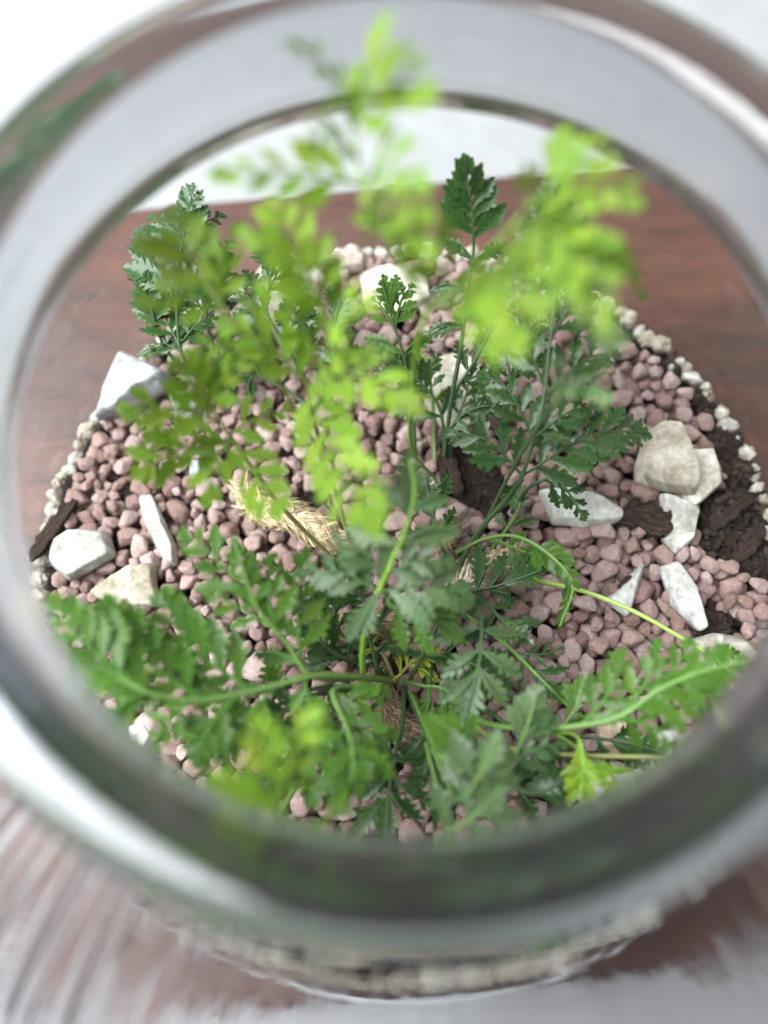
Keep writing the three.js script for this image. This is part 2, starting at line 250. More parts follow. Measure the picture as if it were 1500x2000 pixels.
{
  const cell = 0.01, grid = new Map(), gk = (x, z) => `${Math.floor(x / cell)},${Math.floor(z / cell)}`;
  const topAt = (x, z, r) => {
    let y = soilY(x, z) + r * 0.5; const X = Math.floor(x / cell), Z = Math.floor(z / cell);
    for (let i = -1; i <= 1; i++) for (let j = -1; j <= 1; j++) for (const p of grid.get(`${X + i},${Z + j}`) ?? []) { const d2 = (x - p.x) ** 2 + (z - p.z) ** 2, s = (r + p.r) * 0.93; if (d2 < s * s) y = Math.max(y, p.y + Math.sqrt(s * s - d2) * 0.85); }
    return y;
  };
  for (let n = 0; n < 4800; n++) {
    const r = rr(0.0015, 0.0031) * (rnd() < 0.1 ? 1.35 : 1); let best = null;
    for (let k = 0; k < 16; k++) {
      const a = rnd() * 6.283, q = Math.sqrt(rnd()) * (0.1000 - r), x = q * Math.cos(a), z = q * Math.sin(a);
      if (insideStone(x, z, -r * 0.35) || (inPatch(x, z) > 0.05 && rnd() < 0.9992)) continue;
      const y = topAt(x, z, r); if (!best || y < best.y) best = { x, y, z, r };
    }
    if (!best || best.y > BED + 0.003) continue;
    pebbles.push(best); const k = gk(best.x, best.z); if (!grid.has(k)) grid.set(k, []); grid.get(k).push(best);
  }
}
// places of the photograph where the gravel shows between the leaves: [x, y, radius]
const shows = [[200, 950, 120], [160, 1100, 90], [380, 1020, 110], [300, 1080, 110], [640, 850, 90], [560, 880, 70], [540, 1050, 90], [700, 900, 60], [650, 940, 60], [880, 950, 60], [820, 870, 60], [920, 1010, 60], [1000, 960, 50], [1280, 720, 110], [1320, 860, 90], [1430, 920, 80], [1100, 1060, 110], [1200, 1080, 110], [1300, 1080, 100], [1420, 1120, 90], [1100, 1180, 110], [1180, 1240, 90], [1300, 1200, 90], [1450, 1180, 70], [1050, 1250, 60], [700, 500, 60], [260, 860, 60], [470, 720, 50], [960, 1200, 40], [350, 1290, 50], [480, 1250, 60], [740, 1290, 50], [700, 1580, 50]];
const scored = pebbles.map((p) => { const q = toPx(V(p.x, p.y, p.z)); const s = shows.some(([x, y, r]) => Math.hypot(q[0] - x, q[1] - y) < r) ? 1 : 0; return { ...p, q, s: s * 1000 + (p.y - BED) * 2e5 + p.r * 3e4 * s }; }).sort((a, b) => b.s - a.s);
{
  const rz = at(590, 1010), qt = new THREE.Quaternion(), yaxis = V(0, 1, 0), first = {};
  const setPose = (o, p) => { o.position.set(p.x, p.y, p.z); const f = 0.55; o.quaternion.setFromAxisAngle(V(rr(-1, 1), rr(-1, 1), rr(-1, 1)).normalize(), rr(-f, f) * 1.6).multiply(qt.setFromAxisAngle(yaxis, rnd() * 6.283)); o.scale.setScalar(p.r * 1.04); };
  const IND = 300;
  for (const p of scored.slice(0, IND)) {
    const m = add('gravel_pebble', pebGeos[(rnd() * pebGeos.length) | 0], pebMats[(rnd() * pebMats.length) | 0]);
    setPose(m, p);
    let near = ['tan furry creeping stem', Math.hypot(p.x - rz.x, p.z - rz.z)]; for (const [c, d] of marks) if (d) { const q = Math.hypot(p.x - c.x, p.z - c.z); if (q < near[1]) near = [d, q]; }
    const tone = { 0: 'dusty pink', 1: 'light pink', 2: 'brownish pink', 3: 'palest pink', 4: 'dark brown pink', 5: 'dusky rose', 6: 'tan pink', 7: 'greyish pink' }[pebMats.indexOf(m.material)], size = p.r > 0.0029 ? 'large' : p.r > 0.0023 ? 'middling' : 'small';
    tag(m, `${size} ${tone} gravel pebble ${near[1] < 0.018 ? 'beside' : near[1] < 0.03 ? 'a short way from' : 'far from'} the ${near[0]}`, 'pebble', 'dusty pink gravel pebbles');
  }
  const rest = scored.slice(IND), sets = pebLow.map(() => []); rest.forEach((p, i) => sets[i % sets.length].push(p));
  // the rest of the gravel: one object
  const gGroup = group('gravel'); tag(gGroup, 'dusty pink gravel of many pebbles filling the jar around the fern', 'gravel', null, 'stuff');
  const base = std(0xffffff, { map: speckle, bumpMap: grit, bumpScale: 0.0002, roughness: 0.88 });
  sets.forEach((s, k) => {
    const im = new THREE.InstancedMesh(pebLow[k], base, s.length); im.name = 'pebbles'; im.userData.kind = 'stuff'; im.castShadow = im.receiveShadow = true; const o = new THREE.Object3D(), c = new THREE.Color();
    s.forEach((p, i) => { setPose(o, p); o.updateMatrix(); im.setMatrixAt(i, o.matrix); const t = tints[(rnd() * tints.length) | 0]; im.setColorAt(i, c.setRGB(...t)); });
    gGroup.add(im);
  });
}
// pale rough pebbles of the drainage layer that show against the glass
{
  const geos = Array.from({ length: 6 }, () => { const pl = []; for (let i = 0; i < 11; i++) { const y = 1 - 2 * (i + 0.5) / 11, a = i * 2.399, r = Math.sqrt(1 - y * y); pl.push([V(r * Math.cos(a), y, r * Math.sin(a)), rr(0.85, 1.1)]); } return stoneGeo(pl, 8, 6, 0.26, 4.5); });
  const m = [[0.68, 0.64, 0.56], [0.78, 0.75, 0.69], [0.54, 0.48, 0.39]].map((c) => std(c, { map: stoneSkin, bumpMap: stoneBump, bumpScale: 0.0004, roughness: 0.95 }));
  for (const row of [0, 1]) { let a = row * 0.3; while (a < 6.2832 - 0.02) {
    const r = (row ? rr(0.0008, 0.0018) : rr(0.0012, 0.0030) * (rnd() < 0.1 ? 1.25 : 1)), q = 0.1062 - r * 0.75 - row * rr(0.0015, 0.004), mi = (rnd() * 3) | 0, p = add('edge_pebble', geos[(rnd() * 6) | 0], m[mi]);
    p.position.set(q * Math.cos(a), BED - 0.0018 - row * 0.001 + rr(-0.0018, 0.0014), q * Math.sin(a)); p.rotation.set(rnd() * 6, rnd() * 6, rnd() * 6); p.scale.set(r * rr(0.8, 1.25), r * rr(0.7, 1.1), r * rr(0.8, 1.2));
    const w8 = ['right', 'lower right', 'near', 'lower left', 'left', 'upper left', 'far', 'upper right'][Math.round(a / 6.2832 * 8) % 8];
    tag(p, `${r > 0.0028 ? 'larger' : r > 0.0021 ? 'middling' : 'smaller'} ${['chalky', 'whitest', 'tan'][mi]} edge pebble ${row ? 'just inside the row along' : 'pressed against'} the glass on the ${w8} side`, 'pebble', 'pale pebbles along the glass'); a += (r * 1.8 + (row ? rr(0.004, 0.03) : rnd() < 0.15 ? rr(0.001, 0.004) : 0)) / q;
  } }
}
// bark and crumbs in the bare patches
const barkSkin = tex(256, 512, (u, v) => { const f = fbm(u * 26, v * 7, 3, 5), k = 0.75 + (f - 0.5) * 1.9; return [62 * k, 44 * k, 34 * k]; });
const barkBump = tex(256, 512, (u, v) => { const k = 128 + (fbm(u * 26, v * 9, 3, 5) - 0.5) * 250; return [k, k, k]; }, { srgb: false });
const barkMat = std(0xffffff, { map: barkSkin, bumpMap: barkBump, bumpScale: 0.00035, roughness: 0.95 });
function chipGeo(L, W, T) {
  const g = new THREE.BoxGeometry(W, T, L, 6, 2, 16), ps = g.attributes.position, s = rnd() * 50, bend = rr(-0.1, 0.1);
  for (let i = 0; i < ps.count; i++) { let x = ps.getX(i), y = ps.getY(i), z = ps.getZ(i); const t = z / L; const tp = 1 - Math.pow(Math.abs(t * 2), 6) * 0.75 + (fbm(t * 14 + s, x > 0 ? 3 : 8, 1, 3) - 0.5) * 0.9; x *= tp; y *= tp * (0.8 + 0.5 * fbm(x / W * 6 + s, t * 4, 2, 3)); y += bend * L * t * t + (fbm(x / W * 8 + s, t * 7, 5, 2) - 0.5) * T * 0.5; ps.setXYZ(i, x, y, z); }
  g.computeVertexNormals(); return g;
}
function chip(px, py, h, L, W, T, turn, label, roll = 0) { const m = add('bark_chip', chipGeo(L, W, T), barkMat); m.position.copy(at(px, py, h)); m.rotation.set(rr(-0.12, 0.12), turn, roll); tag(m, label, 'bark chip'); return m; }
chip(1265, 1012, 0.005, 0.0145, 0.0085, 0.003, 1.2, 'broad brown bark chip resting on the chipped pale grey stone');
chip(104, 1036, 0.004, 0.021, 0.0035, 0.003, -0.65, 'dark bark twig slanting at the left edge above the cream slab');
chip(880, 925, 0.002, 0.014, 0.0045, 0.002, 0.2, 'dark bark splinter in bare soil behind the central stalks');
chip(1225, 1140, 0.0055, 0.006, 0.0028, 0.0014, -0.9, 'small dark bark flake on the triangular stone');
chip(1430, 1000, 0.001, 0.017, 0.0032, 0.002, -1.0, 'long dark bark strip at the right near the glass');
chip(1462, 1062, 0.001, 0.014, 0.004, 0.002, -0.8, 'wide dark bark strip below the long one at the right');
{
  const G = group('mulch'); tag(G, 'dark brown bark shreds and soil crumbs in the bare patches', 'mulch', null, 'stuff');
  const kinds = [chipGeo(1, 0.14, 0.10), chipGeo(1, 0.26, 0.12), chipGeo(1, 0.09, 0.08)], o = new THREE.Object3D();
  kinds.forEach((g, k) => {
    const list = []; for (let i = 0; i < 900; i++) { const [c, r] = patchW[(rnd() * patchW.length) | 0], a = rnd() * 6.28, q = Math.sqrt(rnd()) * r, x = c.x + q * Math.cos(a), z = c.z + q * Math.sin(a); if (Math.hypot(x, z) < 0.1035 && !insideStone(x, z, 0)) list.push([x, z]); }
    const im = new THREE.InstancedMesh(g, barkMat, list.length); im.name = 'bark_shreds'; im.userData.kind = 'stuff';
    list.forEach(([x, z], i) => { o.position.set(x, soilY(x, z) + rr(0.0005, 0.0025), z); o.rotation.set(rr(-0.4, 0.4), rnd() * 6.28, rr(-0.5, 0.5)); o.scale.setScalar(k === 1 ? rr(0.002, 0.006) : rr(0.003, 0.010)); o.updateMatrix(); im.setMatrixAt(i, o.matrix); });
    G.add(im);
  });
  const cg = [0, 1, 2].map(() => { const pl = []; for (let i = 0; i < 9; i++) { const y = 1 - 2 * (i + 0.5) / 9, a = i * 2.399, r = Math.sqrt(1 - y * y); pl.push([V(r * Math.cos(a), y, r * Math.sin(a)), rr(0.7, 1.2)]); } return stoneGeo(pl, 9, 3, 0.25, 4); });
  const cm = std([0.038, 0.026, 0.019], { roughness: 0.97 });
  cg.forEach((g, k) => {
    const list = []; for (let i = 0; i < 2200; i++) { const [c, r] = patchW[(rnd() * patchW.length) | 0], a = rnd() * 6.28, q = Math.sqrt(rnd()) * r, x = c.x + q * Math.cos(a), z = c.z + q * Math.sin(a); if (Math.hypot(x, z) < 0.1035) list.push([x, z]); }
    const im = new THREE.InstancedMesh(g, cm, list.length); im.name = 'soil_crumbs'; im.userData.kind = 'stuff'; const cc = new THREE.Color();
    list.forEach(([x, z], i) => { o.position.set(x, soilY(x, z) + rr(0.0002, 0.0012), z); o.rotation.set(rnd() * 6, rnd() * 6, rnd() * 6); o.scale.setScalar(rr(0.0004, 0.0013)); o.updateMatrix(); im.setMatrixAt(i, o.matrix); const t = rr(0.5, 1.9); im.setColorAt(i, cc.setRGB(t, t, t)); });
    G.add(im);
  });
}
//FERN0
// ------------------------------------------------------------------ the fern
const veins = tex(256, 256, (u, v) => { const a = Math.abs(u - 0.5) * 2, rib = Math.sin((v * 2 - a * 0.9) * 6.2832), k = 128 + rib * 62 + (a < 0.1 ? -50 : 0) + (fbm(u * 12, v * 12, 3, 3) - 0.5) * 60; return [k, k, k]; }, { srgb: false });
const leafMat = (c, o = {}) => new THREE.MeshPhysicalMaterial({ color: new THREE.Color().setRGB(...c), vertexColors: true, bumpMap: veins, bumpScale: o.bump ?? 0.00022, roughness: 0.9, specularIntensity: 0.35, transmission: o.through ?? 0.25, thickness: 0, clearcoat: o.coat ?? 0.4, clearcoatRoughness: o.cr ?? 0.3, ior: 1.45, side: THREE.DoubleSide });
const LEAF = {
  fresh: leafMat([0.145, 0.265, 0.024], { through: 0.35, coat: 0.4, cr: 0.45, bump: 0.0001 }),
  sheen: leafMat([0.17, 0.30, 0.10], { through: 0.2, coat: 1.0, cr: 0.3 }),
  young: leafMat([0.165, 0.295, 0.016], { through: 0.42, coat: 0.35, cr: 0.45, bump: 0.0001 }), lime: leafMat([0.26, 0.46, 0.03], { through: 0.4, coat: 0.4 }),
  mid: leafMat([0.068, 0.170, 0.014], { through: 0.3 }), dark: leafMat([0.034, 0.095, 0.016], { coat: 0.6, cr: 0.22, through: 0.2 }),
  blue: leafMat([0.070, 0.140, 0.042], { through: 0.15, coat: 0.8, cr: 0.42 }), yellow: leafMat([0.42, 0.48, 0.05], { through: 0.35, coat: 0.2 }),
};
const STALK = { young: std([0.2, 0.36, 0.035], { roughness: 0.5 }), green: std([0.14, 0.25, 0.06], { roughness: 0.45 }), dark: std([0.055, 0.10, 0.04], { roughness: 0.4 }), olive: std([0.24, 0.24, 0.08], { roughness: 0.5 }), brown: std([0.13, 0.065, 0.045], { roughness: 0.45 }), pale: std([0.30, 0.42, 0.10], { roughness: 0.5 }) };
class Sheet {                                            // collects one mesh
  constructor() { this.p = []; this.i = []; this.c = []; this.u = []; }
  v(p, c, a = 0.5, b = 0) { this.u.push(a, b); this.p.push(p.x, p.y, p.z); this.c.push(c[0], c[1], c[2]); return this.p.length / 3 - 1; }
  geo() { const g = new THREE.BufferGeometry(); g.setAttribute('position', new THREE.Float32BufferAttribute(this.p, 3)); g.setAttribute('color', new THREE.Float32BufferAttribute(this.c, 3)); g.setAttribute('uv', new THREE.Float32BufferAttribute(this.u, 2)); g.setIndex(this.i); g.computeVertexNormals(); return g; }
}
function tube(sh, pts, r0, r1, n = 6, col = [1, 1, 1]) {
  const up = V(0.31, 0.9, 0.21); let prev = null;
  pts.forEach((p, i) => {
    const d = pts[Math.min(i + 1, pts.length - 1)].clone().sub(pts[Math.max(i - 1, 0)]).normalize(), a = d.clone().cross(up).normalize(), b = a.clone().cross(d), r = r0 + (r1 - r0) * i / (pts.length - 1), ring = [];
    for (let k = 0; k < n; k++) { const q = k / n * 6.2832, rg = r * (k === 1 ? 0.72 : 1); ring.push(sh.v(p.clone().addScaledVector(a, Math.cos(q) * rg).addScaledVector(b, Math.sin(q) * rg), col)); }
    if (prev) for (let k = 0; k < n; k++) { const m = (k + 1) % n; sh.i.push(prev[k], ring[k], prev[m], prev[m], ring[k], ring[m]); }
    prev = ring;
  });
}
const curve = (pts) => new THREE.CatmullRomCurve3(pts, false, 'centripetal');
// one lobed leaflet: a strip with a keel, rounded forward-pointing lobes and notches between them
function leaflet(sh, b, d, n, L, W, o) {
  const s = n.clone().cross(d).normalize(), k = o.k, N = k * 11 + 3, tone = o.tone * rr(0.85, 1.15), droop = o.droop ?? 0.12, cup = o.cup ?? 0.18, tw = rr(-0.25, 0.25), ph = rnd() * 0.5, wob = rr(-0.12, 0.12); o.hue = rnd() < 0.12 ? rr(0.1, 0.3) : rr(-0.1, 0.1);
  let pm = null;
  for (let i = 0; i <= N; i++) {
    const t = i / N, env = (t < 0.1 ? 0.16 + t * 1.2 : 0.28 + 0.72 * sstep(0.1, 0.5, t)) * Math.sqrt(Math.max(0, 1 - Math.pow(t, 3.2))) * (1 - (o.pointed ?? 0.5) * sstep(0.3, 1, t));
    const base = b.clone().addScaledVector(d, t * L).addScaledVector(n, -droop * L * t * t).addScaledVector(s, wob * L * t * t);
    const q = (side) => {
      const f = (t * k + ph + (side > 0 ? 0.45 : 0)) % 1, g = (f * 2.6 + ph) % 1, notch = Math.exp(-Math.pow(Math.min(f, (1 - f) * 1.6) / 0.2, 2)) * o.depth * sstep(0.12, 0.28, t);
      const w = W * env * (1 - notch) * (1.02 - 0.17 * g * g), fwd = w * 0.6;
      return base.clone().addScaledVector(s, side * w).addScaledVector(d, fwd * (1 - t * 0.5)).addScaledVector(n, cup * w + side * tw * w);
    };
    const e = tone, mcol = [e * o.vein * (1 + (o.hue ?? 0)), e * o.vein * 0.97, e * o.vein], hue = o.hue ?? 0, ecol = [e * (1.02 + hue), e, e * 0.9];
    const vv = t * L / 0.0036, m = [sh.v(q(-1), ecol, 0.02, vv), sh.v(base, mcol, 0.5, vv), sh.v(q(1), ecol, 0.98, vv)];
    if (pm) sh.i.push(pm[0], m[0], pm[1], pm[1], m[0], m[1], pm[1], m[1], pm[2], pm[2], m[1], m[2]);
    pm = m;
  }
}
// a pinna: leaflets in two rows along a bent axis
function pinna(parent, pts, n0, mat, axisTone, o) {
  const sh = new Sheet(), c = curve(pts), L = c.getLength(), M = clamp(Math.round(L / o.step), 3, 10), ws = o.w ?? 1;
  tube(sh, c.getPoints(12), 0.00042 * o.thick, 0.00014, 5, axisTone);
  const P = V(), T = V();
  if (L < 0.0125) {                                      // a short pinna is one lobed blade
    c.getPointAt(0.06, P); T.subVectors(pts[2], P).normalize(); const n = n0.clone().addScaledVector(T, -n0.dot(T)).normalize();
    leaflet(sh, P.clone(), T, n, L * 1.05, L * 0.28 * ws * Math.min(1.1, o.fat ?? 1), { k: clamp(Math.round(L / 0.0019), 3, 6), depth: Math.min(0.66, o.depth * 1.9), tone: rr(0.88, 1.12), vein: o.vein, droop: o.droop, cup: o.cup, pointed: o.pointed });
    return add('pinna', sh.geo(), mat, parent);
  }
  for (let j = 0; j < M; j++) for (const side of [-1, 1]) {
    const u = 0.10 + 0.80 * (j + (side > 0 ? 0.5 : 0.05)) / M; if (u > 0.93) continue;
    c.getPointAt(u, P); c.getTangentAt(u, T);
    const lp = Math.min(o.max, L * ws * (0.38 * Math.pow(1 - u, 0.8) + 0.08)) * rr(0.88, 1.1), n = n0.clone().addScaledVector(T, -n0.dot(T)).normalize(), s = n.clone().cross(T).normalize();
    n.addScaledVector(s, rr(-1, 1) * o.jit).addScaledVector(T, rr(-1, 1) * o.jit).normalize();
    const ang = (o.ang ?? 0.9) - 0.4 * u + rr(-0.08, 0.08), d = T.clone().multiplyScalar(Math.cos(ang)).addScaledVector(s, side * Math.sin(ang)).addScaledVector(n, rr(-0.10, 0.12)).normalize();
    leaflet(sh, P.clone(), d, n, lp, lp * rr(0.25, 0.31) * (o.fat ?? 1), { k: clamp(Math.round(lp / o.lobe), 2, 6), depth: lp > 0.008 ? o.depth : o.depth * 0.75, tone: rr(0.88, 1.12), vein: o.vein, droop: o.droop, cup: o.cup, pointed: o.pointed });
  }
  c.getPointAt(0.84, P); c.getTangentAt(0.88, T); const n = n0.clone().addScaledVector(T, -n0.dot(T)).normalize();
  leaflet(sh, P.clone(), T.clone(), n, L * 0.20, L * 0.062 * ws * (o.fat ?? 1) + 0.0005, { k: 3, depth: o.depth * 0.7, tone: 1, vein: o.vein, pointed: 0.6, droop: o.droop, cup: o.cup });
  return add('pinna', sh.geo(), mat, parent);
}
const fern = group('fern', V(0, BED, 0));
fern.userData = { label: 'green fern with bright young fronds and dark older ones growing in the jar', category: 'fern' };
const W = ([x, y, h]) => h > 0.06 ? W0([x, y, h + 0.2 * (h - 0.06)]) : W0([x, y, h]);
const W0 = ([x, y, h]) => at(x, y, h).sub(fern.position);
const up = V(0, 1, 0);
function frond(o) {
  const mat = LEAF[o.leaf], sm = STALK[o.stalk ?? 'green'], R = o.r.map(W), sh = new Sheet(), all = (o.s ?? []).map(W).concat(R), full = curve(all), rc = curve(R);
  const r0 = (o.thick ?? 1) * 0.00066;
  tube(sh, full.getPoints(all.length * 8), r0, r0 * 0.35, 7);
  const F = add('frond', sh.geo(), sm, fern); if (o.label) F.userData.label = o.label;
  const cam = CAM.clone().sub(fern.position);
  const opt = { step: 0.0044, lobe: 0.0021, depth: 0.42, vein: 0.8, droop: 0.14, cup: 0.2, thick: 1, max: 0.0115, jit: 0.24, fat: 1.0, ...(o.o ?? {}) }, tone = o.axis ?? [1, 1, 1];
  const nrm = (p, dir) => { const n = cam.clone().sub(p).normalize().multiplyScalar(0.55).addScaledVector(up, 0.45).add(V(rr(-0.16, 0.16), 0, rr(-0.16, 0.16))); return n.addScaledVector(dir, -n.dot(dir)).normalize(); };
  const T = V();
  for (const [t, x, y, dh = 0, w = 1, bend = 0.14] of o.p) {
    const P = rc.getPointAt(t); rc.getTangentAt(t, T);
    const tip = W([x, y, P.y + dh]), L = tip.distanceTo(P), mid = P.clone().lerp(tip, 0.5).addScaledVector(T, bend * L).addScaledVector(up, 0.05 * L);
    pinna(F, [P, mid, tip], nrm(P, tip.clone().sub(P).normalize()), mat, tone, { ...opt, w: w * (opt.w ?? 1) });
  }
  if (o.tip !== 0) { const t0 = o.tip ?? 0.6, a = rc.getPointAt(t0), b = rc.getPointAt((1 + t0) / 2), c = rc.getPointAt(1); pinna(F, [a, b, c], nrm(b, c.clone().sub(a).normalize()), mat, tone, { ...opt, step: opt.step * 0.7, fat: opt.fat * 1.1, w: o.tw ?? 1.2 }); }
  return F;
}
const YO = { step: 0.0062, lobe: 0.0022, depth: 0.52, vein: 0.95, droop: 0.14, cup: 0.2, fat: 1.1, max: 0.0084, jit: 0.4, pointed: 0.3 };
// young bright fronds high in the neck
frond({ leaf: 'young', stalk: 'brown', label: 'young lime green frond on a purple brown stalk', s: [[690, 1070, 0.003], [650, 990, 0.022], [626, 870, 0.045], [606, 790, 0.062]], r: [[598, 755, 0.072], [620, 690, 0.082], [640, 610, 0.090], [590, 500, 0.096], [525, 395, 0.100]], o: YO,
  p: [[0.02, 425, 625, 0.008], [0.05, 735, 1035, 0.012, 0.9, -0.1], [0.1, 818, 800, 0.010, 0.9], [0.3, 500, 560, 0.006, 0.9], [0.45, 730, 600, 0.006], [0.5, 470, 450, 0.004, 0.9], [0.2, 745, 700, 0.006, 0.8]], tip: 0.45 });
frond({ leaf: 'fresh', stalk: 'olive', label: 'soft green frond high at the left of the neck', s: [[692, 1085, 0.004], [640, 920, 0.040], [565, 780, 0.066]], r: [[520, 705, 0.076], [450, 620, 0.083], [385, 520, 0.088], [335, 405, 0.091]], o: { ...YO, step: 0.0072 },
  p: [[0.05, 360, 690, 0.002], [0.1, 520, 540, 0.003, 0.9], [0.35, 272, 590, 0.002], [0.42, 475, 440, 0.002], [0.68, 285, 470, 0.001, 1.0]], tip: 0.45 });
frond({ leaf: 'young', stalk: 'olive', label: 'young bright green frond spreading over the gravel at the left', s: [[668, 1108, 0.003], [550, 990, 0.030], [472, 885, 0.050]], r: [[455, 860, 0.060], [415, 800, 0.072], [375, 745, 0.080], [340, 700, 0.085]], o: { ...YO, step: 0.0066 },
  p: [[0.02, 262, 930, 0.008, 1.25], [0.0, 400, 985, 0.008, 1.1], [0.05, 545, 1005, 0.010, 1.1, -0.1], [0.3, 232, 800, 0.006, 1.25], [0.1, 580, 800, 0.0, 1.0], [0.55, 510, 690, 0.004, 1.0]], tip: 0.4 });
frond({ leaf: 'young', stalk: 'young', thick: 1.05, label: 'tallest young frond arching up to the right on a lime green stalk', s: [[850, 935, 0.004], [806, 880, 0.030], [806, 770, 0.060], [818, 660, 0.080], [842, 600, 0.088]], r: [[880, 566, 0.092], [945, 500, 0.098], [1020, 420, 0.102], [1085, 340, 0.105], [1098, 250, 0.107]], o: YO,
  p: [[0.02, 700, 420, 0.006, 0.8], [0.02, 960, 700, 0.004, 1.0], [0.2, 1060, 620, 0.004, 1.0], [0.35, 1190, 640, 0.004, 0.8], [0.12, 1010, 690, 0.006, 0.9], [0.45, 1130, 560, 0.003, 0.9], [0.55, 1010, 350, 0.003, 0.8], [0.6, 1245, 400, 0.002, 0.9], [0.75, 1200, 330, 0.002, 0.8]], tip: 0.72 });
frond({ leaf: 'young', stalk: 'young', label: 'topmost young frond reaching above the neck of the jar', s: [[842, 600, 0.088], [800, 540, 0.096]], r: [[760, 470, 0.100], [715, 380, 0.104], [692, 270, 0.108], [700, 130, 0.112]], o: YO,
  p: [[0.1, 845, 500, 0.002, 0.9], [0.35, 415, 340, -0.002, 0.85, 0.02], [0.35, 830, 370, 0.002], [0.2, 840, 430, 0.003], [0.5, 600, 290, 0.003, 0.8], [0.66, 570, 80, 0.004, 0.6], [0.7, 845, 190, 0.002, 1.0], [0.85, 770, 120, 0.002, 1.2]], tip: 0.7 });
frond({ leaf: 'young', stalk: 'young', label: 'slender curled frond tip hanging at the upper right', s: [], r: [[1085, 440, 0.098], [1170, 462, 0.098], [1225, 520, 0.095], [1258, 588, 0.088]], o: { ...YO, w: 0.5, step: 0.004 }, p: [], tip: 0.1, tw: 0.42 });
frond({ leaf: 'sheen', stalk: 'dark', label: 'glossy pale green frond at the right edge of the bright foliage', s: [[930, 1060, 0.004], [1010, 900, 0.045], [1080, 790, 0.072]], r: [[1120, 740, 0.082], [1150, 640, 0.090], [1150, 540, 0.094], [1120, 440, 0.096]], o: { ...YO, step: 0.0045 },
  p: [[0.02, 1180, 790, 0.003, 1.1], [0.02, 1080, 780, 0.003, 1.0], [0.3, 1205, 650, 0.003, 1.1], [0.35, 1080, 600, 0.002, 0.8], [0.6, 1195, 560, 0.002]], tip: 0.55 });
frond({ leaf: 'lime', stalk: 'young', label: 'small lime green frond close to the near rim', s: [[720, 1480, 0.03], [620, 1610, 0.074]], r: [[560, 1590, 0.082], [535, 1530, 0.087], [505, 1395, 0.092]], o: { ...YO, step: 0.0052, fat: 0.85, max: 0.0055 },
  p: [[0.05, 425, 1525, 0, 1.3], [0.05, 545, 1650, 0, 1.0], [0.15, 620, 1385, 0.003, 1.1]], tip: 0.35 });

const DK = { step: 0.0039, lobe: 0.0017, depth: 0.56, vein: 0.66, fat: 1.05 }, MD = { step: 0.0046, lobe: 0.0019, depth: 0.58, vein: 0.78, fat: 1.08, w: 1.12 };
// upper left
frond({ leaf: 'dark', stalk: 'dark', label: 'dark green frond at the upper left edge', s: [[440, 790, 0.003], [385, 730, 0.018]], r: [[357, 695, 0.026], [345, 600, 0.036], [352, 500, 0.046], [378, 362, 0.056]], o: DK,
  p: [[0.05, 262, 560, 0, 1], [0.08, 428, 622, 0, 1], [0.02, 290, 680, -0.004, 1.0], [0.3, 268, 440, 0, 1], [0.35, 450, 520], [0.6, 290, 420], [0.62, 440, 420]], tip: 0.6 });
frond({ leaf: 'mid', stalk: 'dark', s: [[470, 770, 0.002]], r: [[410, 735, 0.010], [430, 700, 0.014], [462, 672, 0.016]], o: DK, p: [[0.1, 350, 730], [0.1, 455, 725], [0.4, 395, 690], [0.5, 470, 705]], tip: 0.3 });
frond({ leaf: 'dark', stalk: 'dark', label: 'dark green frond with narrow leaflets over the cream stone', s: [[640, 800, 0.003], [590, 730, 0.014]], r: [[562, 677, 0.022], [522, 610, 0.030], [530, 530, 0.038], [535, 458, 0.044]], o: DK,
  p: [[0.02, 585, 545, 0, 1.05, -0.05], [0.04, 625, 590], [0.25, 455, 615], [0.3, 440, 560], [0.45, 478, 530], [0.5, 570, 500], [0.68, 495, 480], [0.7, 565, 470]], tip: 0.62 });
frond({ leaf: 'dark', stalk: 'dark', s: [[650, 790, 0.003]], r: [[618, 725, 0.012], [612, 690, 0.016], [604, 640, 0.018]], o: DK, p: [[0.1, 575, 700], [0.1, 670, 690], [0.5, 640, 660]], tip: 0.4 });
frond({ leaf: 'dark', stalk: 'dark', s: [[640, 820, 0.002]], r: [[520, 740, 0.008], [470, 735, 0.012], [425, 745, 0.014]], o: DK, p: [[0.1, 500, 690], [0.3, 490, 780], [0.5, 440, 700]], tip: 0.3 });
// upper middle
frond({ leaf: 'dark', stalk: 'dark', thick: 1.1, label: 'tall dark frond whose pointed tip stands before the white wall', s: [[868, 890, 0.004], [884, 770, 0.026], [900, 680, 0.036]], r: [[905, 640, 0.040], [915, 560, 0.048], [926, 470, 0.056], [908, 306, 0.068]], o: { ...DK, depth: 0.3 },
  p: [[0.02, 835, 650, -0.002], [0.05, 975, 590], [0.2, 980, 540], [0.22, 850, 560], [0.4, 985, 480], [0.42, 870, 470]], tip: 0.5, tw: 1.2 });
frond({ leaf: 'dark', stalk: 'dark', s: [[868, 880, 0.003]], r: [[866, 830, 0.014], [850, 780, 0.020], [760, 690, 0.028]], o: DK, p: [[0.1, 780, 810], [0.1, 880, 760], [0.4, 770, 760], [0.4, 860, 690], [0.65, 740, 730]], tip: 0.4 });
frond({ leaf: 'dark', stalk: 'dark', s: [[880, 800, 0.008]], r: [[892, 760, 0.018], [930, 700, 0.024], [960, 640, 0.028]], o: DK, p: [[0.1, 990, 730], [0.3, 890, 670], [0.5, 1000, 660]], tip: 0.4 });
frond({ leaf: 'mid', stalk: 'dark', s: [[812, 900, 0.003], [804, 780, 0.018]], r: [[790, 700, 0.028], [768, 630, 0.035], [745, 545, 0.042]], o: { ...DK, vein: 0.8 }, p: [[0.05, 720, 660], [0.05, 840, 660], [0.35, 725, 580], [0.4, 810, 555], [0.6, 775, 540]], tip: 0.55 });
